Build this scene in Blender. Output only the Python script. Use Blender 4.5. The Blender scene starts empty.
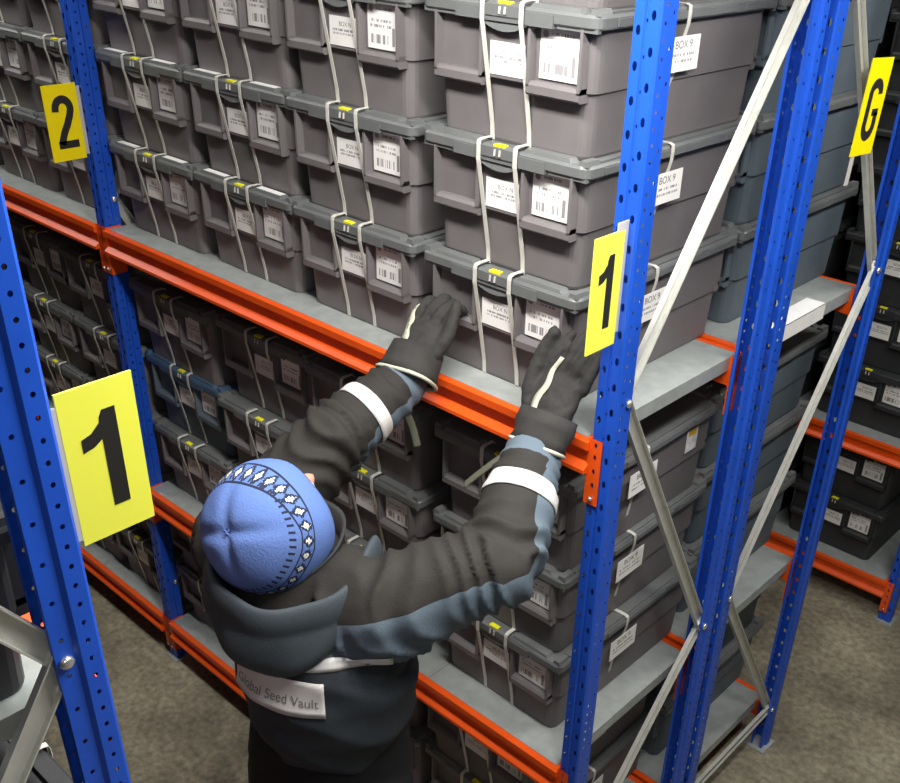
import bpy, bmesh, math, random
from mathutils import Vector, Matrix, noise
from mathutils.bvhtree import BVHTree
random.seed(7)
scene = bpy.context.scene
COL = scene.collection
V = Vector
R = math.radians

# ------------------------------------------------------------------ camera
CX, CY, CZ = 1.1216, -1.3877, 2.4855
YAW, PITCH, ROLL, FPX = 0.7317, -0.5404, 0.0301, 1001.69
PPX, PPY = 475.47, 472.44
_f = V((-math.sin(YAW)*math.cos(PITCH), math.cos(YAW)*math.cos(PITCH), math.sin(PITCH)))
_r = V((math.cos(YAW), math.sin(YAW), 0)); _u = _r.cross(_f)
_r2 = _r*math.cos(ROLL)+_u*math.sin(ROLL); _u2 = -_r*math.sin(ROLL)+_u*math.cos(ROLL)
cam_d = bpy.data.cameras.new('camera'); cam = bpy.data.objects.new('camera', cam_d); COL.objects.link(cam)
m = Matrix.Identity(4)
for i in range(3):
    m[i][0], m[i][1], m[i][2], m[i][3] = _r2[i], _u2[i], -_f[i], (CX, CY, CZ)[i]
cam.matrix_world = m
cam_d.sensor_width = 36; cam_d.sensor_fit = 'HORIZONTAL'; cam_d.lens = 36*FPX/900
cam_d.shift_x = -(PPX-450)/900; cam_d.shift_y = (PPY-391.5)/900; cam_d.clip_start = 0.02
scene.camera = cam

# ------------------------------------------------------------------ world and lamps
w = bpy.data.worlds.new('world'); scene.world = w; w.use_nodes = True
w.node_tree.nodes['Background'].inputs[0].default_value = (0.75, 0.85, 1.0, 1)
w.node_tree.nodes['Background'].inputs[1].default_value = 0.10
scene.view_settings.view_transform = 'Standard'; scene.view_settings.look = 'None'
scene.view_settings.gamma = 1; scene.view_settings.use_curve_mapping = False
scene.view_settings.exposure = 0.35
LAMPS = [((-1.85, -0.27, 2.86), 0, 1.5, 6.5), ((0.42, -0.46, 2.80), 0, 1.2, 34), ((1.75, -1.9, 3.05), 90, 1.5, 7), ((0.90, 0.62, 2.86), 90, 1.5, 20), ((-0.6, 1.52, 3.05), 0, 1.5, 4), ((-3.6, -0.40, 2.86), 0, 1.5, 10)]
def area(name, loc, rz, sx, sy, e):
    L = bpy.data.lights.new(name, 'AREA'); L.shape = 'RECTANGLE'; L.size = sx; L.size_y = sy; L.energy = e; L.color = (1, 0.97, 0.92)
    o = bpy.data.objects.new(name, L); COL.objects.link(o); o.location = loc; o.rotation_euler = (0, 0, R(rz)); return o
for loc, rz, ln, e in LAMPS:
    area('lamp_light', (loc[0], loc[1], loc[2]-0.075), rz, ln, 0.14, e)

# ------------------------------------------------------------------ materials
def mat(name, col, rough=0.5, metal=0.0, spec=0.5, noise_amt=0.0, nscale=20, bump=0.0, bscale=200):
    M = bpy.data.materials.new(name); M.use_nodes = True; nt = M.node_tree; b = nt.nodes['Principled BSDF']
    b.inputs['Base Color'].default_value = (*col, 1); b.inputs['Roughness'].default_value = rough
    b.inputs['Metallic'].default_value = metal; b.inputs['Specular IOR Level'].default_value = spec
    tc = nt.nodes.new('ShaderNodeTexCoord')
    if noise_amt:
        n = nt.nodes.new('ShaderNodeTexNoise'); n.inputs['Scale'].default_value = nscale; n.inputs['Detail'].default_value = 6
        r = nt.nodes.new('ShaderNodeValToRGB'); a = noise_amt
        r.color_ramp.elements[0].position = .3; r.color_ramp.elements[1].position = .7
        r.color_ramp.elements[0].color = tuple(c*(1-a) for c in col)+(1,); r.color_ramp.elements[1].color = tuple(min(1, c*(1+a)) for c in col)+(1,)
        nt.links.new(tc.outputs['Object'], n.inputs['Vector']); nt.links.new(n.outputs['Fac'], r.inputs['Fac']); nt.links.new(r.outputs['Color'], b.inputs['Base Color'])
    if bump:
        n2 = nt.nodes.new('ShaderNodeTexNoise'); n2.inputs['Scale'].default_value = bscale; n2.inputs['Detail'].default_value = 4
        bp = nt.nodes.new('ShaderNodeBump'); bp.inputs['Strength'].default_value = bump; bp.inputs['Distance'].default_value = 0.002
        nt.links.new(tc.outputs['Object'], n2.inputs['Vector']); nt.links.new(n2.outputs['Fac'], bp.inputs['Height']); nt.links.new(bp.outputs['Normal'], b.inputs['Normal'])
    return M
def srgb(r, g, b):
    f = lambda c: (c/255/12.92) if c/255 <= .04045 else ((c/255+.055)/1.055)**2.4
    return (f(r), f(g), f(b))
def attr_mask_mat(name, regions, base, rough=.75, bump=.35):
    """cloth whose colour panels follow stored panel coordinates"""
    M = mat(name, base, rough, 0, .25, 0, 20, bump, 350); nt = M.node_tree; b = nt.nodes['Principled BSDF']
    cur = None
    for attr, col in regions:
        a = nt.nodes.new('ShaderNodeAttribute'); a.attribute_name = attr
        g = nt.nodes.new('ShaderNodeMath'); g.operation = 'GREATER_THAN'; g.inputs[1].default_value = 0.0
        mx = nt.nodes.new('ShaderNodeMix'); mx.data_type = 'RGBA'; mx.inputs['B'].default_value = (*col, 1)
        if cur is None: mx.inputs['A'].default_value = (*base, 1)
        else: nt.links.new(cur, mx.inputs['A'])
        nt.links.new(a.outputs['Fac'], g.inputs[0]); nt.links.new(g.outputs[0], mx.inputs['Factor']); cur = mx.outputs['Result']
    nt.links.new(cur, b.inputs['Base Color']); return M

M_body = mat('box_plastic', srgb(110, 106, 107), .55, 0, .4, .06, 14, .12, 500)
M_lid = mat('lid_plastic', srgb(103, 106, 106), .38, 0, .5, .07, 18, .1, 400)
M_body_blue = mat('box_plastic_bluish', srgb(92, 104, 112), .55, 0, .4, .06, 14, .12, 500)
M_lid_blue = mat('lid_plastic_bluish', srgb(72, 96, 122), .38, 0, .5, .07, 18, .1, 400)
M_body_shaded = mat('box_plastic_shaded', srgb(52, 54, 56), .5, 0, .4, .06, 14, .12, 500)  # grey box plastic with the shade of dim racks put into the colour
M_strap = mat('strap_white', srgb(205, 204, 196), .35, 0, .5, .05, 60)
M_yellow = mat('seal_yellow', srgb(240, 235, 40), .4)
M_sign = mat('sign_yellow', srgb(238, 240, 84), .45, 0, .3)
M_signO = mat('sign_yellow_warm', srgb(248, 226, 10), .45, 0, .3)
M_black = mat('print_black', (.012, .012, .010), .6)
M_grey_print = mat('print_grey', (.17, .16, .16), .7)
M_blue = mat('rack_blue', srgb(29, 82, 196), .38, 0, .5, .08, 9, .05, 300)
M_orange = mat('beam_orange', srgb(238, 88, 22), .36, 0, .5, .07, 12, .05, 200)
M_galv = mat('galvanised', srgb(164, 170, 168), .42, .2, .5, .13, 26, .05, 120)
M_brace = mat('brace_zinc', srgb(205, 206, 200), .36, .45, .5, .08, 30, .04, 120)
M_bolt = mat('bolt_zinc', srgb(225, 225, 222), .25, .8)
M_plastic = mat('clear_strip', srgb(190, 188, 184), .25, 0, .5)
M_house = mat('lamp_housing', (.8, .8, .8), .5)
M_tube = bpy.data.materials.new('lamp_tube'); M_tube.use_nodes = True
M_tube.node_tree.nodes['Principled BSDF'].inputs['Emission Color'].default_value = (1, .97, .92, 1); M_tube.node_tree.nodes['Principled BSDF'].inputs['Emission Strength'].default_value = 4

def paper(name, cells, emblem):
    """label paper with printed rows (flat print), in the label's own coordinates"""
    M = mat(name, (.86, .85, .83), .55); nt = M.node_tree; b = nt.nodes['Principled BSDF']; L = nt.links
    uv = nt.nodes.new('ShaderNodeUVMap'); uv.uv_map = 'UVMap'
    sp = nt.nodes.new('ShaderNodeSeparateXYZ'); L.new(uv.outputs[0], sp.inputs[0])
    def mth(op, a, bb=None):
        n = nt.nodes.new('ShaderNodeMath'); n.operation = op
        for i, x in enumerate((a, bb)):
            if x is None: continue
            if isinstance(x, (int, float)): n.inputs[i].default_value = x
            else: L.new(x, n.inputs[i])
        return n.outputs[0]
    X, Y = sp.outputs[0], sp.outputs[1]
    tot = None
    info = nt.nodes.new('ShaderNodeObjectInfo')
    for (x0, x1, y0, y1, fx, th) in cells:
        inr = mth('MULTIPLY', mth('MULTIPLY', mth('GREATER_THAN', X, x0), mth('LESS_THAN', X, x1)), mth('MULTIPLY', mth('GREATER_THAN', Y, y0), mth('LESS_THAN', Y, y1)))
        cmb = nt.nodes.new('ShaderNodeCombineXYZ'); L.new(mth('MULTIPLY', X, fx), cmb.inputs[0]); cmb.inputs[1].default_value = y0*31; L.new(mth('MULTIPLY', info.outputs['Random'], 40), cmb.inputs[2])
        nz = nt.nodes.new('ShaderNodeTexNoise'); nz.inputs['Scale'].default_value = 1; nz.inputs['Detail'].default_value = 1; L.new(cmb.outputs[0], nz.inputs['Vector'])
        v = mth('MULTIPLY', inr, mth('GREATER_THAN', nz.outputs['Fac'], th)); tot = v if tot is None else mth('MAXIMUM', tot, v)
    if emblem:
        ex, ey, er = emblem
        dd = mth('ADD', mth('POWER', mth('SUBTRACT', X, ex), 2), mth('POWER', mth('SUBTRACT', Y, ey), 2)); tot = mth('MAXIMUM', tot, mth('LESS_THAN', dd, er*er))
    mx = nt.nodes.new('ShaderNodeMix'); mx.data_type = 'RGBA'; mx.inputs['A'].default_value = (.86, .85, .83, 1); mx.inputs['B'].default_value = (.30, .29, .30, 1)
    L.new(tot, mx.inputs['Factor']); L.new(mx.outputs['Result'], b.inputs['Base Color']); return M
M_label = paper('label_paper', [(.3, .85, .86, .92, 40, .47), (.1, .8, .60, .66, 30, .5), (.1, .8, .48, .54, 34, .5), (.1, .75, .12, .32, 26, .5), (.84, .93, .1, .5, 3, .2)], (.13, .88, .075))
M_label_c = paper('label_paper_centre', [(.12, .92, .50, .58, 40, .46), (.12, .92, .38, .45, 44, .48)], None)
M_card = paper('card_paper', [(.1, .9, .44, .52, 40, .48), (.1, .9, .26, .34, 44, .48)], None)

def floor_mat():
    M = mat('concrete', srgb(96, 92, 82), .8, 0, .3); nt = M.node_tree; b = nt.nodes['Principled BSDF']; L = nt.links
    tc = nt.nodes.new('ShaderNodeTexCoord')
    n1 = nt.nodes.new('ShaderNodeTexNoise'); n1.inputs['Scale'].default_value = 1.6; n1.inputs['Detail'].default_value = 9; n1.inputs['Roughness'].default_value = .62
    n2 = nt.nodes.new('ShaderNodeTexNoise'); n2.inputs['Scale'].default_value = 45; n2.inputs['Detail'].default_value = 4
    n3 = nt.nodes.new('ShaderNodeTexVoronoi'); n3.inputs['Scale'].default_value = 26
    r1 = nt.nodes.new('ShaderNodeValToRGB'); r1.color_ramp.elements[0].position = .34; r1.color_ramp.elements[1].position = .68
    r1.color_ramp.elements[0].color = (*srgb(90, 86, 75), 1); r1.color_ramp.elements[1].color = (*srgb(192, 184, 160), 1)
    r2 = nt.nodes.new('ShaderNodeValToRGB'); r2.color_ramp.elements[0].position = .3; r2.color_ramp.elements[1].position = .7
    r2.color_ramp.elements[0].color = (.6, .6, .6, 1); r2.color_ramp.elements[1].color = (1.15, 1.15, 1.12, 1)
    r3 = nt.nodes.new('ShaderNodeValToRGB'); r3.color_ramp.elements[0].position = .03; r3.color_ramp.elements[1].position = .06
    r3.color_ramp.elements[0].color = (1.6, 1.6, 1.55, 1); r3.color_ramp.elements[1].color = (1, 1, 1, 1)
    m1 = nt.nodes.new('ShaderNodeMix'); m1.data_type = 'RGBA'; m1.blend_type = 'MULTIPLY'; m1.inputs['Factor'].default_value = 1
    m2 = nt.nodes.new('ShaderNodeMix'); m2.data_type = 'RGBA'; m2.blend_type = 'MULTIPLY'; m2.inputs['Factor'].default_value = 1
    for n in (n1, n2, n3): L.new(tc.outputs['Object'], n.inputs['Vector'])
    L.new(n1.outputs['Fac'], r1.inputs[0]); L.new(n2.outputs['Fac'], r2.inputs[0]); L.new(n3.outputs['Distance'], r3.inputs[0])
    L.new(r1.outputs[0], m1.inputs['A']); L.new(r2.outputs[0], m1.inputs['B']); L.new(m1.outputs['Result'], m2.inputs['A']); L.new(r3.outputs[0], m2.inputs['B']); L.new(m2.outputs['Result'], b.inputs['Base Color'])
    bp = nt.nodes.new('ShaderNodeBump'); bp.inputs['Strength'].default_value = .4; bp.inputs['Distance'].default_value = .004; L.new(n2.outputs['Fac'], bp.inputs['Height']); L.new(bp.outputs['Normal'], b.inputs['Normal'])
    return M
M_floor = floor_mat()
M_wall = mat('wall_sprayed_concrete', srgb(84, 86, 88), .9, 0, .2, .2, 3, .5, 30)

# ------------------------------------------------------------------ mesh helpers
class MB:
    def __init__(s): s.v = []; s.f = []; s.mi = []
    def add(s, vs, fs, mi=0):
        o = len(s.v); s.v += [tuple(x) for x in vs]; s.f += [tuple(i+o for i in f) for f in fs]; s.mi += [mi]*len(fs); return s
    def box(s, x0, x1, y0, y1, z0, z1, mi=0):
        vs = [(x, y, z) for z in (z0, z1) for y in (y0, y1) for x in (x0, x1)]
        return s.add(vs, [(0, 2, 3, 1), (4, 5, 7, 6), (0, 1, 5, 4), (2, 6, 7, 3), (0, 4, 6, 2), (1, 3, 7, 5)], mi)
    def prism_x(s, prof, x0, x1, mi=0):
        """polygon in (y,z), counter-clockwise seen from +x"""
        n = len(prof); vs = [(x0, y, z) for y, z in prof]+[(x1, y, z) for y, z in prof]
        return s.add(vs, [tuple(range(n))[::-1], tuple(range(n, 2*n))]+[(i, (i+1) % n, n+(i+1) % n, n+i) for i in range(n)], mi)
    def loft(s, rings, cap0=True, cap1=True, mi=0, closed=True):
        n = len(rings[0]); vs = [p for r in rings for p in r]; fs = []
        for k in range(len(rings)-1):
            for i in range(n if closed else n-1):
                j = (i+1) % n; fs.append((k*n+i, k*n+j, (k+1)*n+j, (k+1)*n+i))
        if cap0: fs.append(tuple(range(n))[::-1])
        if cap1: fs.append(tuple(range((len(rings)-1)*n, len(rings)*n)))
        return s.add(vs, fs, mi)
    def tube(s, pts, rad, n=12, mi=0, caps=True, flat=None):
        """tube through pts; rad number or list; flat=(a,b) scales the two cross axes"""
        pts = [V(p) for p in pts]; rad = rad if isinstance(rad, (list, tuple)) else [rad]*len(pts); rings = []; prev = None
        for i, p in enumerate(pts):
            t = (pts[min(i+1, len(pts)-1)]-pts[max(i-1, 0)]).normalized()
            if prev is None:
                a = t.cross(V((0, 0, 1)));
                if a.length < 1e-3: a = t.cross(V((1, 0, 0)))
                a.normalize()
            else:
                a = prev-t*prev.dot(t); a.normalize()
            prev = a; b = t.cross(a)
            fa, fb = flat if flat else (1, 1)
            rings.append([p+(a*math.cos(q)*fa+b*math.sin(q)*fb)*rad[i] for q in (2*math.pi*k/n for k in range(n))])
        return s.loft(rings, caps, caps, mi)
    def mesh(s, name, mats, smooth=False):
        me = bpy.data.meshes.new(name); me.from_pydata(s.v, [], s.f)
        for mm in (mats if isinstance(mats, (list, tuple)) else [mats]): me.materials.append(mm)
        if any(s.mi): me.polygons.foreach_set('material_index', s.mi)
        if smooth: me.polygons.foreach_set('use_smooth', [True]*len(me.polygons))
        me.update(); return me
    def build(s, name, mats, parent=None, smooth=False, loc=None):
        return obj(name, s.mesh(name, mats, smooth), parent, loc)
def obj(name, me, parent=None, loc=None, rot=None):
    o = bpy.data.objects.new(name, me); COL.objects.link(o)
    if parent: o.parent = parent
    if loc is not None: o.location = loc
    if rot is not None: o.rotation_euler = rot
    return o
def tag(o, label=None, cat=None, group=None, kind=None):
    for k, v in (('label', label), ('category', cat), ('group', group), ('kind', kind)):
        if v: o[k] = v
    return o
def empty(name, loc=(0, 0, 0), rz=0):
    o = bpy.data.objects.new(name, None); COL.objects.link(o); o.location = loc; o.rotation_euler = (0, 0, rz); o.empty_display_size = .1; return o
def rrect(x0, x1, y0, y1, r, z, n=4):
    pts = []
    for cx, cy, a0 in ((x1-r, y0+r, -90), (x1-r, y1-r, 0), (x0+r, y1-r, 90), (x0+r, y0+r, 180)):
        for k in range(n+1):
            a = R(a0+90*k/n); pts.append((cx+r*math.cos(a), cy+r*math.sin(a), z))
    return pts
def text_mesh(s, size, name='print'):
    cu = bpy.data.curves.new(name, 'FONT'); cu.body = s; cu.size = size; cu.align_x = 'CENTER'; cu.align_y = 'CENTER'
    o = bpy.data.objects.new(name, cu); COL.objects.link(o); dg = bpy.context.evaluated_depsgraph_get()
    me = bpy.data.meshes.new_from_object(o.evaluated_get(dg)); COL.objects.unlink(o); bpy.data.objects.remove(o); bpy.data.curves.remove(cu)
    return me
def set_uv_rect(me, ax, bx, u0, u1, v0, v1):
    uvl = me.uv_layers.new(name='UVMap')
    for lp in me.loops:
        c = me.vertices[lp.vertex_index].co; uvl.data[lp.index].uv = ((c[ax]-u0)/(u1-u0), (c[bx]-v0)/(v1-v0))

# ------------------------------------------------------------------ setting
def struct(o): o['kind'] = 'structure'; return o
struct(MB().box(-7, 5, -5, 7, -.1, 0).build('floor', M_floor))
struct(MB().box(-7, 5, -5, 7, 3.6, 3.7).build('ceiling', M_wall))
struct(MB().box(-7.1, -7, -5, 7, 0, 3.6).build('wall_left', M_wall))
struct(MB().box(5, 5.1, -5, 7, 0, 3.6).build('wall_right', M_wall))
struct(MB().box(-7, 5, 7, 7.1, 0, 3.6).build('wall_back', M_wall))
struct(MB().box(-7, 5, -5.1, -5, 0, 3.6).build('wall_front', M_wall))
LN = ['over the middle of the aisle', 'over the open near end of the aisle', 'over the near end of the cross passage', 'over the far end of the cross passage', 'over the aisle behind the racks', 'over the far left end of the aisle']
for (loc, rz, ln, e), nm in zip(LAMPS, LN):
    t = tag(empty('fluorescent_lamp', (loc[0], loc[1], loc[2]), R(rz)), 'long white ceiling strip lamp '+nm, 'lamp')
    MB().box(-ln/2-.04, ln/2+.04, -.09, .09, 0, .06).build('housing', M_house, t)
    for s in (-.045, .045): MB().tube([(-ln/2, s, -.03), (ln/2, s, -.03)], .013, 10).build('tube', M_tube, t, True)
    for s in (-.4, .4): MB().tube([(s, 0, .06), (s, 0, 3.6-loc[2])], .006, 6).build('hanger', M_house, t)

# ------------------------------------------------------------------ racks
S_TOP, S_MID, S_LOW = 1.592, .731, .176
UPR_H = 2.78
def upright_mesh():
    mb = MB()
    def strip(p0, p1, pitch=None, off=0, ru=.003, rz=.004):
        p0 = V(p0); p1 = V(p1)
        if not pitch:
            mb.add([(p0.x, p0.y, 0), (p1.x, p1.y, 0), (p1.x, p1.y, UPR_H), (p0.x, p0.y, UPR_H)], [(0, 1, 2, 3)]); return
        W = (p1-p0).length; d = (p1-p0)/W; z = -off
        P = lambda u, zz: (p0.x+d.x*u, p0.y+d.y*u, min(max(zz, 0), UPR_H))
        while z < UPR_H:
            zc = z+pitch/2
            if z < 0 or z+pitch > UPR_H: mb.add([P(0, z), P(W, z), P(W, z+pitch), P(0, z+pitch)], [(0, 1, 2, 3)])
            else:
                out = [(0, z), (W/2, z), (W, z), (W, zc), (W, z+pitch), (W/2, z+pitch), (0, z+pitch), (0, zc)]
                inn = [(W/2+ru*math.cos(R(a)), zc+rz*math.sin(R(a))) for a in (225, 270, 315, 0, 45, 90, 135, 180)]
                mb.add([P(*q) for q in out+inn], [(i, (i+1) % 8, 8+(i+1) % 8, 8+i) for i in range(8)])
            z += pitch
    half = [((.004, 0), (.021, 0), .05), ((.021, 0), (.0245, .004), None), ((.0245, .004), (.0245, .025), .025), ((.0245, .025), (.0195, .030), None), ((.0195, .030), (.0195, .052), .05), ((.0195, .052), (.012, .052), None)]
    for s in (1, -1):
        for k, (a, b, pt) in enumerate(half):
            a = (a[0]*s, a[1]); b = (b[0]*s, b[1])
            if s < 0: a, b = b, a
            ru, rz = ((.0042, .0075), None, (.0028, .0032), None, (.003, .003), None)[k] or (0, 0)
            strip(a, b, pt, (.012 if s > 0 else .034) if k == 0 else .01, ru, rz)
        strip((.004*s, 0) if s < 0 else (.002, .003), (.002*s, .003) if s < 0 else (.004, 0))
    strip((-.002, .003), (.002, .003), .05, .02, .0015, .003)
    return mb.mesh('upright', M_blue)
ME_UP = upright_mesh()
ME_FOOT = MB().box(-.036, .036, -.014, .066, 0, .005).mesh('foot_plate', M_galv)
ME_BOLT = MB().tube([(0, 0, 0), (.004, 0, 0), (.007, 0, 0)], [.0085, .0085, .005], 10).mesh('bolt', M_bolt, True)
BEAM = [(-.012, 0), (-.012, -.016), (-.001, -.020), (-.001, -.046), (-.016, -.058), (-.016, -.066), (.034, -.066), (.034, 0)]   # front at negative y
def beam_mesh(L):
    mb = MB(); mb.prism_x([(y, z) for y, z in BEAM][::-1] if False else BEAM, 0, L); return mb.mesh('beam', M_orange)
def connector_mesh(s):
    """end plate; s=+1 at the right end of a beam, -1 at the left end"""
    mb = MB(); t = .003
    x0, x1 = (0, .027) if s > 0 else (-.027, 0)
    zs = [-.132, -.105, -.075, -.045, -.015, .006]
    # front plate with slots
    W = x1-x0; xc = (x0+x1)/2
    for k in range(len(zs)-1):
        z, z2 = zs[k], zs[k+1]; zc = (z+z2)/2
        out = [(x0, z), (xc, z), (x1, z), (x1, zc), (x1, z2), (xc, z2), (x0, z2), (x0, zc)]
        inn = [(xc+.0035*math.cos(R(a)), zc+.0065*math.sin(R(a))) for a in (225, 270, 315, 0, 45, 90, 135, 180)]
        for y, fl in ((-t, 1), (0, -1)):
            mb.add([(q[0], y, q[1]) for q in out+inn], [(i, (i+1) % 8, 8+(i+1) % 8, 8+i)[::fl] for i in range(8)])
    xe = x1 if s > 0 else x0
    mb.add([(xe, -t, zs[0]), (xe, 0, zs[0]), (xe, 0, zs[-1]), (xe, -t, zs[-1])], [(0, 1, 2, 3)])
    mb.add([(x0, -t, zs[0]), (x0, 0, zs[0]), (x1, 0, zs[0]), (x1, -t, zs[0])], [(0, 1, 2, 3)])
    xi = x0 if s > 0 else x1
    mb.box(min(xi, xi-s*.003), max(xi, xi-s*.003), -t-.0005, .045, zs[0], zs[-1])
    return mb.mesh('connector', M_orange)
ME_CON = {1: connector_mesh(1), -1: connector_mesh(-1)}
ME_BEAM = {}
def brace(parent, x, a, b, name='brace'):
    """C-channel between two (y,z) points in the plane x"""
    a = V((x, a[0], a[1])); b = V((x, b[0], b[1])); d = (b-a).normalized(); n = V((1, 0, 0)); s = d.cross(n)
    wd, dp, t = .0155, .011, .0022; a = a-d*.018; b = b+d*.018
    prof = [(-wd, dp), (-wd, 0), (wd, 0), (wd, dp), (wd-t, dp), (wd-t, t), (-wd+t, t), (-wd+t, dp)]
    rings = [[p+s*u-n*(v-dp*.5) if False else p+s*u+n*(v-dp*.5) for u, v in prof] for p in (a, b)]
    mb = MB(); mb.loft(rings, True, True); return mb.build(name, M_brace, parent)
X_UP = [.2245, -1.5355, -3.2955]      # upright centre lines
BAY = 1.76
def rack(name, label, yf, sgn, ups, levels, frames, panels=4, depth=.565, endp=None):
    """yf: y of the aisle-side beam face line; sgn=+1 rack extends to +y"""
    root = tag(empty(name, (0, 0, 0)), label, 'rack')
    Y = lambda d: yf+sgn*d
    for i, xu in enumerate(ups):
        for d, flip in ((0, 0), (depth, 1)):
            rz = (0 if sgn > 0 else math.pi)+(math.pi if flip else 0)
            u = obj('upright', ME_UP, root, (xu, Y(d), 0), (0, 0, rz))
            obj('foot_plate', ME_FOOT, u)
        for k, z in enumerate(frames[1]):
            d = .041 if (k+frames[0]) % 2 == 0 else depth-.041
            obj('bolt', ME_BOLT, root, (xu+.0195, Y(d), z))
            if k:
                e = .041 if (k+frames[0]) % 2 else depth-.041
                brace(root, xu+.010-.004*(k % 2), (Y(e), frames[1][k-1]), (Y(d), z))
    for i in range(len(ups)-1):
        xr, xl = ups[i]-.0245, ups[i+1]+.0245; L = xr-xl
        for z in levels:
            for d, back in ((0, 0), (depth, 1)):
                key = round(L, 4)
                if key not in ME_BEAM: ME_BEAM[key] = beam_mesh(L)
                face_neg = (sgn > 0) != bool(back)
                b = obj('beam', ME_BEAM[key], root, (xl if face_neg else xr, Y(d), z), (0, 0, 0 if face_neg else math.pi))
                for s in (1, -1):
                    c = obj('connector', ME_CON[s], b, (L if s > 0 else 0, -.0005, 0))
                    bo = obj('bolt', ME_BOLT, b, ((L+.0135) if s > 0 else -.0135, -.004, -.118), (0, 0, -math.pi/2)); bo.scale = (.8, .55, .55)
            pw = L/panels
            y0, y1 = sorted((Y(.006), Y(depth-.006)))
            for k in range(panels):
                mb = MB(); a, bb = k*pw+.0008, (k+1)*pw-.0008
                if i == 0 and k == panels-1: bb -= .012
                t = .0015; h = .032
                mb.box(a, bb, y0, y1, -t, 0); mb.box(a, a+t, y0, y1, -h, -t); mb.box(bb-t, bb, y0, y1, -h, -t); mb.box(a, bb, y0, y0+t, -.012, -t); mb.box(a, bb, y1-t, y1, -.012, -t)
                o = mb.build('shelf_panel', M_galv, root, False, (xl, 0, z+.0016))
    return root
LV = [S_TOP, S_MID, S_LOW]
rackA = rack('storage_rack', 'blue and orange pallet rack in front of the worker with signs 1 and 2', -.045, 1, X_UP, LV, (1, [2.36, 1.67, .878, .33]), depth=.55)
rackB = rack('storage_rack', 'blue and orange rack standing back to back behind the row under sign G', .540, 1, X_UP[:2], LV, (0, [2.42, 1.66, .90, .175, .165]))
rackC = rack('storage_rack', 'far rack across the rear aisle with dark boxes at right edge', 2.0, 1, [X_UP[0]+.03, X_UP[1]], LV[1:], (0, [1.67, .878, .33]))
rackD = rack('storage_rack', 'near blue rack at left edge with the large sign 1', -1.028, -1, X_UP[:2], [S_TOP+.06, S_MID, S_LOW], (1, [2.45, 1.735, 1.02, .30]))

# ------------------------------------------------------------------ storage boxes
H = .2346
def body_mesh():
    mb = MB(); r = .022
    rings = [rrect(-.171, .171, .032, .548, r, 0), rrect(-.173, .173, .030, .550, r, .006), rrect(-.178, .178, .026, .554, r, .108),
             rrect(-.183, .183, .022, .558, r, .111), rrect(-.185, .185, .020, .560, r, .212)]
    mb.loft(rings)
    for fr in (0, 1):
        def bx(x0, x1, y0, y1, z0, z1):
            if fr: mb.box(-x1, -x0, .58-y1, .58-y0, z0, z1)
            else: mb.box(x0, x1, y0, y1, z0, z1)
        for s in (-1, 1):
            x0, x1 = (.052, .168) if s > 0 else (-.168, -.052)
            prof = [(.003, .100), (.003, .113), (.008, .119), (.028, .119), (.028, .096), (.007, .096)]
            if fr: prof = [(.58-y, z) for y, z in prof][::-1]
            mb.prism_x(prof[::-1], x0, x1)
            bx(x0, x0+.006, .003, .026, .110, .212); bx(x1-.006, x1, .003, .026, .110, .212)
        bx(-.050, .050, .014, .026, .112, .212)
    return mb
ME_BODY = body_mesh().mesh('body', M_body, False); ME_BODYB = body_mesh().mesh('body', M_body_blue, False); ME_BODYD = body_mesh().mesh('body', M_body_shaded, False)
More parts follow.
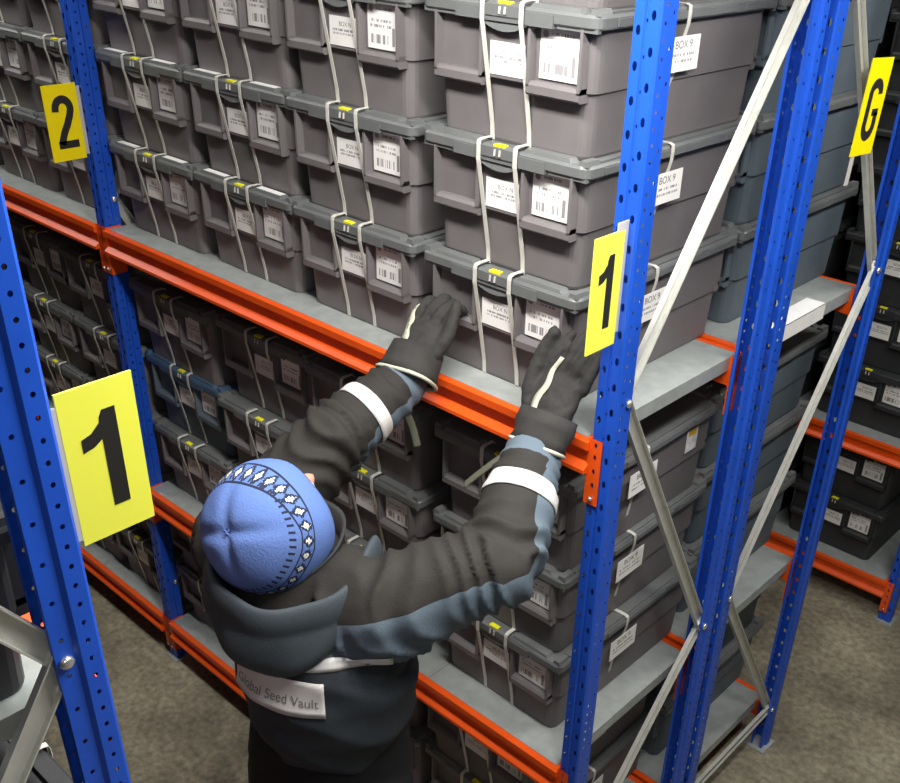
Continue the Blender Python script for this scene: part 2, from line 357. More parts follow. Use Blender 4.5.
def lid_mb():
    mb = MB(); r = .017
    rings = [rrect(-.199, .199, .002, .578, r, .2115), rrect(-.2, .2, 0, .58, r, .214), rrect(-.2, .2, 0, .58, r, .2285), rrect(-.197, .197, .003, .577, r, .2330)]
    mb.loft(rings)
    for fr in (0, 1):
        def pr(prof, x0, x1):
            if fr: mb.prism_x([(.58-y, z) for y, z in prof], -x1, -x0)
            else: mb.prism_x(prof[::-1], x0, x1)
        def taper(x0, x1, y0, y1, z0, z1, k):
            ya, yb = (y0, y1) if not fr else (.58-y1, .58-y0)
            a, b = (x0, x1) if not fr else (-x1, -x0)
            mb.loft([[(a, ya, z0), (b, ya, z0), (b, yb, z0), (a, yb, z0)], [(a+k, ya+k*.4, z1), (b-k, ya+k*.4, z1), (b-k, yb-.001, z1), (a+k, yb-.001, z1)]])
        # raised pads, the middle flange, the slots at both ends and the latch
        taper(-.165, -.058, .004, .029, .232, .2400, .006); taper(.052, .160, .004, .029, .232, .2400, .006)
        taper(-.196, -.176, .004, .04, .232, .2415, .003); taper(.176, .196, .004, .04, .232, .2415, .003)
        pr([(-.002, .2055), (-.002, .226), (.012, .226), (.012, .2055)], -.112, .108)
        pr([(.004, .206), (.004, .213), (.014, .213), (.014, .206)], -.195, -.116); pr([(.004, .206), (.004, .213), (.014, .213), (.014, .206)], .112, .195)
        pr([(-.004, .214), (-.004, .232), (.006, .2355), (.028, .2355), (.028, .214)], -.040, .040)
        # hanging curved tongue
        top = []; bot = []
        for k in range(9):
            x = -.052+.104*k/8; c = 1-((k-4)/4)**2; top.append((x, .207)); bot.append((x, .204-.014*c))
        for y, yy in ((.002, .010),):
            a, b = (y, yy) if not fr else (.58-yy, .58-y)
            n = len(top); vs = [(x, a, z) for x, z in top]+[(x, a-.002 if not fr else a, z) for x, z in bot]+[(x, b, z) for x, z in bot]+[(x, b, z) for x, z in top]
            fs = []
            for k in range(n-1):
                fs += [(k, n+k, n+k+1, k+1), (n+k, 2*n+k, 2*n+k+1, n+k+1), (2*n+k, 3*n+k, 3*n+k+1, 2*n+k+1)]
            mb.add(vs, fs)
    for s in (-1, 1):           # long-side ribs of the lid
        for y0, y1 in ((.05, .15), (.18, .42), (.45, .53)): mb.box(*sorted((s*.1985, s*.2025)), y0, y1, .2145, .2265)
        mb.box(*sorted((s*.176, s*.194)), .045, .535, .232, .2372)
    return mb
ME_LID = lid_mb().mesh('lid', M_lid); ME_LIDB = lid_mb().mesh('lid', M_lid_blue); ME_LIDD = lid_mb().mesh('lid', M_body_shaded)
def ribbon(path, wdt, axis, t=.0012):
    """strap: path points in a plane, width along axis"""
    mb = MB(); ax = V(axis); rings = []
    P = [V(p) for p in path]
    for i, p in enumerate(P):
        tg = (P[min(i+1, len(P)-1)]-P[max(i-1, 0)]).normalized(); n = tg.cross(ax).normalized()
        rings.append([p-ax*wdt/2, p+ax*wdt/2, p+ax*wdt/2+n*t, p-ax*wdt/2+n*t])
    mb.loft(rings); return mb
def strap_mesh(x):
    path = [(x, .60, .2345), (x, .03, .2405) , (x, .004, .2408), (x, -.0035, .2385), (x, -.005, .232), (x, -.005, .2045), (x+.001, -.0035, .196), (x+.003, .0225, .055), (x+.003, .0272, .030), (x+.003, .0295, .002)]
    path[0] = (x, .034, .2342)
    return ribbon(path[:], .0095, (1, 0, 0)).mesh('strap', M_strap)
ME_STRAP = [strap_mesh(-.045), strap_mesh(.043)]
ME_SSTRAP = ribbon([(.150, .255, .2345), (.178, .255, .2375), (.195, .255, .2378), (.203, .255, .2345), (.2040, .255, .222), (.2030, .255, .206), (.1990, .253, .185), (.1900, .250, .13), (.1810, .247, .10), (.1750, .245, .05), (.1730, .243, .006)][::-1], .0095, (0, 1, 0)).mesh('side_strap', M_strap)
ME_SEAL = MB().box(-.013, .013, -.0015, .011, .2335, .2372).mesh('seal_tab', M_yellow)
ME_PIN = MB().tube([(0, -.0046, .2295), (.0, -.006, .218)], .0022, 6).mesh('seal_pin', M_plastic)
def quad_label(name, x0, x1, z0, z1, y, m_, th=.0008):
    me = MB().box(x0, x1, y-th, y, z0, z1).mesh(name, m_); set_uv_rect(me, 0, 2, x0, x1, z0, z1); return me
ME_LR = quad_label('paper_label', .068, .150, .124, .204, .0192, M_label)
ME_LC = quad_label('centre_label', -.040, .040, .118, .172, .0135, M_label_c)
def print_on(me, dx, y, z):
    for v in me.vertices: v.co = V((v.co.x+dx, y, v.co.y+z))
    return me
ME_PC = print_on(text_mesh('BOX N', .012), .008, .0125, .158); ME_PC.materials.clear(); ME_PC.materials.append(M_grey_print)
def card_mesh():
    me = MB().box(.2006, .2014, .198, .302, .128, .186).mesh('tag_card', M_card)
    uvl = me.uv_layers.new(name='UVMap')
    for lp in me.loops:
        c = me.vertices[lp.vertex_index].co; uvl.data[lp.index].uv = ((c.y-.198)/.104, (c.z-.128)/.058)
    return me
ME_CARD = card_mesh()
me = text_mesh('BOX 9', .019)
for v in me.vertices: v.co = V((.2019, v.co.x+.25, v.co.y+.172))
me.materials.clear(); me.materials.append(M_grey_print); ME_CARDP = me
me = MB().box(.1865, .1872, .445, .492, .135, .192, 0).box(.1866, .1874, .452, .485, .176, .191, 1).mesh('torn_sticker', [mat('torn_paper', (.8, .8, .82), .6, 0, .5, .3, 60), mat('sticker_yellow', srgb(225, 180, 20), .5)])
ME_TORN = me
me = MB().box(.1860, .1866, .40, .407, .12, .165).box(.1860, .1866, .395, .403, .15, .185).mesh('torn_residue', M_plastic); ME_RES = me

def sbox(x, yf, z, label, group, front=1, side=False, style=None, rz=0.0, full=True, torn=False, tc=True, straps=True):
    """x: centre, yf: lid front edge, front=+1 faces -y, -1 faces +y"""
    t = empty('storage_box', (x, yf, z), rz+(0 if front > 0 else math.pi))
    tag(t, label, 'box', group)
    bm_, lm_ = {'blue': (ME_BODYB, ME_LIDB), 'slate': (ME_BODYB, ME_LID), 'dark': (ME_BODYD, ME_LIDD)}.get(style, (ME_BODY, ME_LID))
    obj('body', bm_, t); l = obj('lid', lm_, t)
    if full:
        for me_ in (ME_STRAP if straps else []): obj('strap', me_, t)
        obj('seal_tab', ME_SEAL, l); obj('seal_pin', ME_PIN, l, (-.006, 0, 0)); obj('seal_pin', ME_PIN, l, (.006, 0, 0))
        obj('paper_label', ME_LR, t); c = obj('centre_label', ME_LC, t); obj('print', ME_PC, c)
    if side:
        obj('side_strap', ME_SSTRAP, t)
        if tc: c = obj('tag_card', ME_CARD, t); obj('print', ME_CARDP, c)
    if torn: obj('torn_sticker', ME_TORN, t, None)
    return t
ME_LIDPATCH = [MB().box(x0, x1, .0095, .027, .2399, .2405).mesh('lid_patch', mat('patch_white', (.9, .9, .88), .35)) for x0, x1 in ((-.157, -.068), (.062, .152))]  # flat white patches on the two front lid pads
ORD = ['first', 'second', 'third', 'fourth', 'fifth', 'sixth', 'seventh']
TIER = {3: ['bottom', 'middle', 'top'], 4: ['bottom', 'second', 'third', 'top'], 2: ['lower', 'upper'], 6: ['bottom', 'second', 'third', 'fourth', 'fifth', 'top']}
# columns of the front rack: first..fourth stack counted from the sign 1 upright, then the bay beyond sign 2
COLS = [-.0878, -.516, -.9115, -1.307]
COLS2 = [-1.72, -2.12, -2.54]
def jit(a): return random.uniform(-a, a)
for ci, xc in enumerate(COLS+COLS2):
    bay = 'between signs 1 and 2' if ci < 4 else 'beyond sign 2'
    pos = ORD[ci] if ci < 4 else ORD[ci-4]
    for sh, z0, nt in (('upper', S_TOP+.0018, 4), ('middle', S_MID+.0018, 3), ('low', S_LOW+.0018, 2)):
        if ci == 6 and sh == 'low': nt = 2
        for k in range(nt):
            dx, dy = (jit(.004), jit(.004)) if sh == 'upper' else (jit(.012), jit(.012))
            base = xc
            if ci == 0 and sh == 'middle': base = -.058
            st = None
            if sh == 'middle' and ci == 3 and k == 1: st = 'blue'
            extra = 'blue-lidded box' if st == 'blue' else 'grey lidded box'
            ttl = '%s, %s in %s stack %s, %s shelf' % (extra, TIER[nt][k], pos, bay, sh)
            fromw = 'from the right'
            lab = '%s %s, %s of %s stack from right %s' % (sh, 'shelf ' + extra, TIER[nt][k], pos, bay)
            bxo = sbox(base+dx, .0+dy, z0+k*H, lab, 'grey seed boxes on the front rack', side=(ci == 0), style=st, rz=jit(.006), torn=(ci == 0 and sh == 'middle' and k == 2))
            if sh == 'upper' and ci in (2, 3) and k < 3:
                for me_ in ME_LIDPATCH: obj('lid_patch', me_, next(c for c in bxo.children if c.name.startswith('lid')))
# back-to-back rack behind, seen end on (fronts face the rear aisle)
for ci, xc in enumerate((-.085, -.52)):
    for sh, z0, nt in (('upper', S_TOP+.0018, 4), ('middle', S_MID+.0018, 3), ('low', S_LOW+.0018, 2)):
        for k in range(nt):
            lab = 'bluish grey box behind the front row, %s of %s %s stack on %s shelf' % (TIER[nt][k], 'end' if ci == 0 else 'inner', 'rear rack', sh)
            sbox(xc+jit(.004), 1.172+jit(.003), z0+k*H, lab, 'boxes on the rear rack', front=-1, style='slate', full=(ci == 0), rz=jit(.006))
# rack across the rear aisle
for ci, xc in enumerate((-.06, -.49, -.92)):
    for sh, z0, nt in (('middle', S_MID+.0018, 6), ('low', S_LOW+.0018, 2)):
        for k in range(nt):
            lab = 'shade-darkened grey box on far rack across rear aisle, %s of %s stack, %s shelf' % (TIER[nt][k], ORD[ci], sh)
            sbox(xc+jit(.008), 2.045+jit(.008), z0+k*H, lab, 'shade-darkened boxes on the far rack', style='dark', rz=jit(.01), straps=False)
# near rack at the left edge
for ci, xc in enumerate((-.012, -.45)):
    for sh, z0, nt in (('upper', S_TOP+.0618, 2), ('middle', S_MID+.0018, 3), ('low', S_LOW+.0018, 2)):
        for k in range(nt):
            lab = 'shade-darkened grey box on near left rack, %s of %s stack, %s shelf' % (TIER[nt][k], ORD[ci], sh)
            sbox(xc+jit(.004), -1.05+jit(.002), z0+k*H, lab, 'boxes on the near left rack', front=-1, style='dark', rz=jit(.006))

# ------------------------------------------------------------------ signs
def stroke(pts, wd):
    """flat ribbon polygon strip in (u,v)"""
    n = len(pts); L = []; Rr = []
    for i in range(n):
        a = V(pts[max(i-1, 0)]); b = V(pts[min(i+1, n-1)]); d = (b-a).normalized(); q = V((-d.y, d.x)); p = V(pts[i])
        L.append(p+q*wd/2); Rr.append(p-q*wd/2)
    return L, Rr
def glyph(ch):
    """list of quads/polys in unit box u 0..1 , v 0..1.9"""
    if ch == '1': return [[(.49, .36), (.71, .36), (.71, 1.57), (.54, 1.57), (.49, 1.49), (.49, 1.23)], [(.54, 1.57), (.48, 1.43), (.36, 1.33), (.22, 1.29), (.22, 1.13), (.37, 1.16), (.49, 1.23), (.49, 1.49)]]
    if ch == '2':
        pts = [(.295, 1.24)]+[(.52+.22*math.cos(R(a)), 1.30+.235*math.sin(R(a))) for a in range(170, -25, -15)]+[(.69, 1.12), (.58, .90), (.45, .70), (.38, .54), (.34, .42)]
        wd = .20; L, Q = stroke(pts, wd); P = [[Q[i], Q[i+1], L[i+1], L[i]] for i in range(len(pts)-1)]
        P.append([(.24, .31), (.84, .31), (.84, .50), (.24, .50)]); return P
    pts = [(.50+.22*math.cos(R(a))+0, 1.22+.20*math.sin(R(a))) for a in range(-5, 181, 15)]+[(.28, .60)]+[(.50+.22*math.cos(R(a)), .60+.22*math.sin(R(a))) for a in range(195, 350, 15)]+[(.72, .62), (.72, .84)]
    wd = .19; L, Q = stroke(pts, wd); P = [[Q[i], Q[i+1], L[i+1], L[i]] for i in range(len(pts)-1)]
    P.append([(.52, .78), (.795, .78), (.795, .92), (.52, .92)]); return P
def sign(label, ch, x, y0, y1, z0, z1, m_, strip=None, tilt=0):
    t = tag(empty('number_sign' if ch != 'G' else 'letter_sign', (x, (y0+y1)/2, z0)), label, 'sign')
    hw, hh = (y1-y0)/2, z1-z0
    MB().box(-.0015, .0015, -hw, hw, 0, hh).build('plate', m_, t)
    for side in (1, -1):
        mb = MB()
        for poly in glyph(ch):
            k = len(poly)
            vs = [(side*.0021, side*(p[0]-.5)*2*hw, p[1]/1.9*hh) for p in poly]
            vs0 = [(side*.0013, v[1], v[2]) for v in vs]
            mb.add(vs+vs0, [tuple(range(k)) if side > 0 or True else tuple(range(k))[::-1]]+[(i, (i+1) % k, k+(i+1) % k, k+i) for i in range(k)])
        mb.build('numeral' if ch != 'G' else 'letter', M_black, t)
    if strip:
        s0, s1, sz0, sz1 = strip
        MB().box(-.001, .0012, s0-(y0+y1)/2, s1-(y0+y1)/2, sz0-z0, sz1-z0).build('mounting_strip', M_plastic, t)
    t.rotation_euler.x = tilt
    return t
sign('yellow number 1 sign on the blue upright beside the gloved hand', '1', .232, -.134, -.055, 1.800, 1.998, M_sign, (-.075, -.046, 1.82, 2.012))
sign('large yellow number 1 sign on near left blue upright', '1', .235, -1.019, -.935, 1.860, 2.038, M_sign, (-1.030, -1.014, 1.868, 2.025))
sign('yellow number 2 sign on the far left blue upright', '2', -1.529, -.150, -.056, 1.791, 1.984, M_signO, (-.07, -.046, 1.80, 1.975))
sign('yellow letter G sign hanging on the rear rack end brace', 'G', .262, .700, .803, 1.994, 2.185, M_signO, (.706, .722, 1.935, 2.17), R(-4))
# white paper strip on the rear rack shelf edge
me = MB().box(0, .0012, 0, .25, -.034, .006).box(-.05, .0012, 0, .25, .0046, .006).mesh('shelf_edge_label', mat('shelf_paper', (.85, .85, .84), .5, 0, .5, .05, 30))
tag(obj('shelf_edge_label', me, None, (.1885, .672, S_TOP+.0016-.0028)), 'white paper strip folded over the rear rack shelf edge', 'paper strip')
# ------------------------------------------------------------------ the worker
def lerp(a, b, t): return a+(b-a)*t
def fuse(mb, name, mats, voxel, smooth_it=4, factor=.5):
    """one continuous skin over overlapping volumes"""
    o = obj(name+'_tmp', mb.mesh(name+'_tmp', mats))
    md = o.modifiers.new('r', 'REMESH'); md.mode = 'VOXEL'; md.voxel_size = voxel; md.use_smooth_shade = True
    ms = o.modifiers.new('s', 'SMOOTH'); ms.factor = factor; ms.iterations = smooth_it
    dg = bpy.context.evaluated_depsgraph_get(); dg.update()
    me = bpy.data.meshes.new_from_object(o.evaluated_get(dg)); me.name = name
    bpy.data.objects.remove(o)
    me.materials.clear()
    for mm in (mats if isinstance(mats, (list, tuple)) else [mats]): me.materials.append(mm)
    me.polygons.foreach_set('use_smooth', [True]*len(me.polygons)); return me
def ellipsoid(mb, c, ax, ay, az, rx, ry, rz, nu=16, nv=10):
    c = V(c); rings = []
    for k in range(1, nv):
        t = math.pi*k/nv; rings.append([c+ax*(rx*math.sin(t)*math.cos(q))+ay*(ry*math.sin(t)*math.sin(q))+az*(-rz*math.cos(t)) for q in (2*math.pi*j/nu for j in range(nu))])
    mb.loft(rings)
def cap_tube(mb, pts, rad, n=14, flat=None):
    """tube with rounded ends"""
    P = [V(p) for p in pts]; r = list(rad)
    d0 = (P[0]-P[1]).normalized(); d1 = (P[-1]-P[-2]).normalized()
    P = [P[0]+d0*r[0]*.85, P[0]+d0*r[0]*.5]+P+[P[-1]+d1*r[-1]*.5, P[-1]+d1*r[-1]*.85]
    r = [r[0]*.4, r[0]*.8]+r+[r[-1]*.8, r[-1]*.4]
    mb.tube(P, r, n, 0, True, flat)
def smooth_path(pts, n=6):
    """Catmull-Rom resample of (point, radius) pairs"""
    out = []
    Q = [(V(p), r) for p, r in pts]
    for i in range(len(Q)-1):
        p0, p1, p2, p3 = Q[max(i-1, 0)], Q[i], Q[i+1], Q[min(i+2, len(Q)-1)]
        for k in range(n):
            t = k/n; t2, t3 = t*t, t*t*t
            c = [(2*p1[j]+(p2[j]-p0[j])*t+(2*p0[j]-5*p1[j]+4*p2[j]-p3[j])*t2+(3*p1[j]-p0[j]-3*p2[j]+p3[j])*t3)*.5 for j in (0, 1)]
            out.append((c[0], c[1]))
    out.append(Q[-1]); return [p for p, _ in out], [r for _, r in out]

M_skin = mat('skin', srgb(214, 160, 138), .5, 0, .4)
M_hood = mat('hood_cloth', srgb(58, 66, 72), .7, 0, .3, .06, 30, .3, 350)
M_trouser = mat('trouser_cloth', srgb(24, 25, 28), .8, 0, .2, .08, 20, .3, 300)
M_refl = mat('reflective_tape', srgb(222, 222, 220), .4, .1, .5, .04, 60)
M_glove = mat('glove_cloth', srgb(52, 51, 50), .75, 0, .25, .1, 40, .4, 300)
M_pipe = mat('glove_piping', srgb(186, 186, 168), .7)
M_web = mat('webbing', srgb(84, 86, 72), .75)
M_boot = mat('boot_leather', srgb(30, 28, 26), .6)
M_patch = mat('back_patch', srgb(206, 203, 200), .6, 0, .3, .03, 20)
M_jacket = attr_mask_mat('jacket_cloth', [('grey_panel', srgb(92, 106, 118)), ('black_panel', srgb(46, 44, 42))], srgb(44, 50, 56))
worker = tag(empty('person', (-.08, -.56, 0)), 'person in dark padded jacket and blue knitted cap reaching up to a box', 'person')
W0 = V((-.08, -.56, 0))
def wpart(name, me, parent=worker):
    o = obj(name, me, parent)
    if parent is worker: o.location = -W0
    return o

HC = V((-.100, -.556, 1.503)); PIT = R(35)
H_up = V((.2*math.sin(PIT), -.98*math.sin(PIT), math.cos(PIT))).normalized(); H_fw = V((-.2*math.cos(PIT), .98*math.cos(PIT), math.sin(PIT))); H_fw = (H_fw-H_up*H_fw.dot(H_up)).normalized(); H_rt = H_fw.cross(H_up)
SHR, ELR, WRR = V((.090, -.465, 1.380)), V((.226, -.322, 1.475)), V((.140, -.135, 1.580))
SHL, ELL, WRL = V((-.262, -.515, 1.375)), V((-.212, -.312, 1.540)), V((-.205, -.130, 1.605))
TURN = R(22)
TC = [(1.045, -.022, -.516, .122, .112), (1.058, -.022, -.516, .142, .132), (1.14, -.012, -.516, .160, .144), (1.22, -.022, -.514, .176, .146), (1.30, -.046, -.512, .184, .140), (1.36, -.068, -.514, .180, .124), (1.41, -.084, -.522, .138, .104), (1.45, -.090, -.528, .090, .085)]
def torso_rings(k=1.0):
    out = []
    for z, cx, cy, rx, ry in TC:
        ring = []
        for j in range(32):
            q = 2*math.pi*j/32; x, y = rx*k*math.cos(q), ry*k*math.sin(q)
            ring.append((cx+x*math.cos(TURN)-y*math.sin(TURN), cy+x*math.sin(TURN)+y*math.cos(TURN), z))
        out.append(ring)
    return out
# body (skin) : one continuous figure, mostly under the clothes
mb = MB(); mb.loft(torso_rings(.80))
ellipsoid(mb, HC+H_up*.005, H_rt, H_fw, H_up, .076, .096, .108)
ellipsoid(mb, HC+H_fw*.052-H_up*.055, H_rt, H_fw, H_up, .052, .045, .052)
cap_tube(mb, [(-.095, -.535, 1.38), HC-H_up*.06-H_fw*.015], [.06, .056])
cap_tube(mb, [HC+H_fw*.092+H_up*.004, HC+H_fw*.112-H_up*.030], [.011, .016], 8)
for s in (-1, 1): ellipsoid(mb, HC+H_rt*(.077*s)-H_up*.015-H_fw*.005, H_rt, H_fw, H_up, .010, .018, .030, 10, 8)
for a, b, c in ((SHR, ELR, WRR), (SHL, ELL, WRL)):
    P, r_ = smooth_path([(a, .058), (lerp(a, b, .5), .05), (b, .043), (lerp(b, c, .5), .04), (c, .030)], 4); cap_tube(mb, P, r_)
for s in (-1, 1):
    x = -.020+.085*s
    P, r_ = smooth_path([((x, -.515, 1.05), .045), ((x, -.52, .80), .050), ((x, -.53, .50), .044), ((x, -.56, .30), .040), ((x, -.565, .09), .036)], 4); cap_tube(mb, P, r_)
wpart('body', fuse(mb, 'body', M_skin, .011, 3))
for s in (-1, 1):
    mb = MB(); ellipsoid(mb, HC+H_fw*.090+H_rt*(.031*s)+H_up*.004, H_rt, H_fw, H_up, .012, .010, .009, 10, 8); wpart('eye', mb.mesh('eye', mat('eye_white', (.75, .74, .72), .25), True))
mb = MB(); P, r_ = smooth_path([(HC+H_fw*.094+H_rt*-.022-H_up*.058, .004), (HC+H_fw*.101-H_up*.060, .007), (HC+H_fw*.094+H_rt*.022-H_up*.058, .004)], 4); mb.tube(P, r_, 8); wpart('lips', mb.mesh('lips', mat('lips_pink', srgb(180, 110, 100), .5), True))

# jacket
mb = MB(); mb.loft(torso_rings(1.0))
for a, b, c, k in ((SHR, ELR, WRR, 1), (SHL, ELL, WRL, .95)):
    inn = lerp(a, V((-.09, -.53, 1.36)), .45)
    P, r_ = smooth_path([(inn, .098*k), (a, .096*k), (lerp(a, b, .45), .086*k), (lerp(a, b, .85), .078*k), (b, .074*k), (lerp(b, c, .25), .072*k), (lerp(b, c, .65), .064*k), (c, .052*k)], 5)
    cap_tube(mb, P, r_, 20)
mej = fuse(mb, 'jacket', M_jacket, .0085, 5)
def seg_closest(p, a, b):
    t = max(0, min(1, (p-a).dot(b-a)/(b-a).length_squared)); return t, a+(b-a)*t
gp, bp_ = [], []
IMD = V((.344, -.382, -.857)); IMR = V((.74, .67, -.05))
nrm = [v.normal.copy() for v in mej.vertices]
newco = []
for i, v in enumerate(mej.vertices):
    p = v.co.copy(); best = None
    for a, b, c, sd in ((SHR, ELR, WRR, 1), (SHL, ELL, WRL, -1)):
        for kk, (q0, q1) in enumerate(((a, b), (b, c))):
            t, cpt = seg_closest(p, q0, q1); dd = (p-cpt).length
            if best is None or dd < best[0]: best = (dd, sd, kk, t, cpt)
    dd, sd, kk, t, cpt = best
    s = kk+t
    arm = dd < .125 and (s > .12)
    off = p-cpt
    if sd > 0:
        gdir = lerp(IMD, IMR, min(1, max(0, (s-.75)/.7))).normalized()
    else:
        gdir = lerp(V((-.4, -.3, -.85)), V((.55, .45, -.6)), min(1, max(0, (s-.75)/.6))).normalized()
    ga = off.dot(gdir)-.030+(.010 if s < 1 else 0)
    ga = max(ga, (s-1.85)*.2)
    wtor = min(1, max(0, (s-.02)/.20)) if dd < .14 else 0
    zt = p.z-1.292-.02*min(1, max(0, (p.x+.05)/.15)); gt = min(zt, .02) if p.y < -.45 else -.02
    bt = p.z-1.350-.42*max(0, p.x+.02)
    gp.append(lerp(gt, ga, wtor)); bp_.append(lerp(bt, -ga, wtor) if wtor > 0 else bt)
    # folds
    n1 = noise.noise(p*9); n2 = noise.noise(p*23+V((3, 1, 7)))
    d = .004*n1+.0025*n2
    if dd < .13:
        nearel = math.exp(-((s-.98)/.33)**2); nearsh = math.exp(-((s-.15)/.28)**2); nearwr = math.exp(-((s-1.75)/.2)**2)
        ph = s*19+5.5*noise.noise(p*7+V((5, 0, 2)))+2.0*off.normalized().dot(V((.5, -.3, .8)))
        fold = (1-abs(math.sin(ph)))
        d += (.017*nearel+.014*nearsh+.008*nearwr)*(fold-.45)
    else:
        fold = 1-abs(math.sin(p.z*34+4.5*noise.noise(V((p.x*4, p.y*4, p.z*2)))))
        d += .006*(fold-.4)
    newco.append(p+nrm[i]*d)
for v, c in zip(mej.vertices, newco): v.co = c
for nm, arr in (('grey_panel', gp), ('black_panel', bp_)):
    a = mej.attributes.new(nm, 'FLOAT', 'POINT'); a.data.foreach_set('value', arr)
mej.update()
jacket = wpart('jacket', mej)
bvh = BVHTree.FromPolygons([v.co.copy() for v in mej.vertices], [tuple(p.vertices) for p in mej.polygons])
def cast(o, d, lift):
    h = bvh.ray_cast(o, d, 1.0)
    return (h[0]-d*lift) if h[0] else None
def wrap_grid(rows, lift=.0025, thick=.0015):
    """rows of (origin, direction) rays onto the jacket -> thin shell"""
    mb = MB(); top = []; n = len(rows[0])
    for r_ in rows:
        line = [cast(o, d, lift) for o, d in r_]
        good = [x for x in line if x is not None]
        line = [x if x is not None else good[0] for x in line]; top.append((line, [d for _, d in r_]))
    vs = []; m_ = len(rows)
    for line, ds in top: vs += line
    for line, ds in top: vs += [p+d*thick for p, d in zip(line, ds)]
    fs = []; N = n*m_
    for i in range(m_-1):
        for j in range(n-1):
            a, b, c, d = i*n+j, i*n+j+1, (i+1)*n+j+1, (i+1)*n+j
            fs += [(a, b, c, d), (N+d, N+c, N+b, N+a)]
    edge = [j for j in range(n)]+[i*n+n-1 for i in range(1, m_)]+[(m_-1)*n+j for j in range(n-2, -1, -1)]+[i*n for i in range(m_-2, 0, -1)]
    for k in range(len(edge)):
        a, b = edge[k], edge[(k+1) % len(edge)]; fs.append((a, N+a, N+b, b))
    mb.add(vs, fs); return mb
def ring_band(a, b, t0, t1, refdir, ang0, ang1, n=40, m_=4):
    ax = (b-a).normalized(); e1 = (refdir-ax*refdir.dot(ax)).normalized(); e2 = ax.cross(e1); rows = []
    for i in range(m_):
        c = lerp(a, b, t0+(t1-t0)*i/(m_-1)); row = []
        for j in range(n):
            q = R(ang0+(ang1-ang0)*j/(n-1)); d = e1*math.cos(q)+e2*math.sin(q); row.append((c+d*.22, -d))
        rows.append(row)
    return wrap_grid(rows, .003)
TOC = V((CX, CY, CZ))
b_ = ring_band(ELR, WRR, .50, .66, TOC-lerp(ELR, WRR, .55), -150, 150); wpart('reflective_band', b_.mesh('reflective_band', M_refl, True), jacket)
b_ = ring_band(ELL, WRL, .34, .50, TOC-lerp(ELL, WRL, .45), -150, 150); wpart('reflective_band', b_.mesh('reflective_band', M_refl, True), jacket)
def back_patch(f0, f1, z0a, z1a, z0b, z1b, n=24, m_=6, lift=.003):
    rows = []
    for i in range(m_):
        row = []
        for j in range(n):
            k = j/(n-1); q = R(lerp(f0, f1, k)); z = lerp(lerp(z0a, z1a, i/(m_-1)), lerp(z0b, z1b, i/(m_-1)), k); d = V((math.cos(q), math.sin(q), 0)); c = V((-.030, -.515, z)); row.append((c+d*.5, -d))
        rows.append(row)
    return rows
wpart('reflective_band', wrap_grid(back_patch(225, 362, 1.288, 1.312, 1.312, 1.332, 50, 4)).mesh('reflective_band', M_refl, True), jacket)
PF0, PF1, PZ0, PZ1 = 246, 322, 1.218, 1.284
pt = wpart('back_patch', wrap_grid(back_patch(PF0, PF1, PZ0, PZ1, PZ0+.004, PZ1+.004, 30, 8), .0045).mesh('back_patch', M_patch, True), jacket)
me = text_mesh('Global Seed Vault', .040)
us = [v.co.x for v in me.vertices]; u0, u1 = min(us), max(us)
bm = bmesh.new(); bm.from_mesh(me); bmesh.ops.triangulate(bm, faces=bm.faces[:])
for v in bm.verts:
    k = (v.co.x-u0)/(u1-u0); q = R(lerp(PF0+4, PF1-4, k)); z = lerp(PZ0, PZ0+.004, k)+.026+v.co.y*.62
    d = V((math.cos(q), math.sin(q), 0)); hpt = cast(V((-.030, -.515, z))+d*.5, -d, .0062)
    v.co = hpt if hpt else V((0, 0, 0))
bm.to_mesh(me); bm.free(); me.materials.clear(); me.materials.append(M_grey_print); wpart('print', me, pt)
pt.location = (0, 0, 0)
for ch in jacket.children: ch.location = (0, 0, 0)

# hood lying on the back
def hood():
    mb = MB(); C0 = V((-.080, -.525, 1.424)); n = 44; HT = R(33); rings = []
    prof = [(.80, -.085, 0), (.86, -.03, 0), (.92, .012, 0), (.985, .024, 0), (1.03, .012, 0), (1.055, -.010, .05), (1.035, -.026, .1), (1.062, -.040, .2), (1.085, -.075, .45), (1.06, -.095, .75), (.99, -.114, 1), (.87, -.124, 1.1), (.70, -.115, 1.1)]
    for fr, dz, kk in prof:
        ring = []
        for j in range(n+1):
            a = R(160+ (368-160)*j/n); bk = max(0, -math.sin(a)); side = 1-bk
            rx, ry = .145, .155
            fall = (.32+.68*bk**1.6)
            wob = .004*math.sin(a*7+kk*4)
            hx, hy = math.cos(a)*(rx*fr+wob), math.sin(a)*(ry*fr+wob)-.010*kk*bk
            ring.append((C0.x+hx*math.cos(HT)-hy*math.sin(HT), C0.y+hx*math.sin(HT)+hy*math.cos(HT), C0.z+(dz if dz > -.03 else -.03+(dz+.03)*fall)+.040*side**1.5-.012*bk))
        rings.append(ring)
    mb.loft(rings, False, False, 0, False); return mb
me = hood().mesh('hood', M_hood, True)
ho = wpart('hood', me); md = ho.modifiers.new('thickness', 'SOLIDIFY'); md.thickness = .004; md.offset = -1; md = ho.modifiers.new('sub', 'SUBSURF'); md.levels = 1; md.render_levels = 2
# collar
mb = MB(); rings = []
for fr, z in ((1.0, 1.385), (.96, 1.425), (.98, 1.462), (1.0, 1.470), (.93, 1.466), (.90, 1.41)):
    rings.append([(-.095+math.cos(q)*.105*fr*(1+.02*math.sin(5*q)), -.525+math.sin(q)*.105*fr, z+.028*math.sin(q)+.006*math.sin(3*q)) for q in (2*math.pi*j/36 for j in range(36))])
mb.loft(rings, False, False); wpart('collar', mb.mesh('collar', mat('collar_cloth', srgb(48, 50, 52), .75, 0, .25, .08, 30, .3, 300), True))

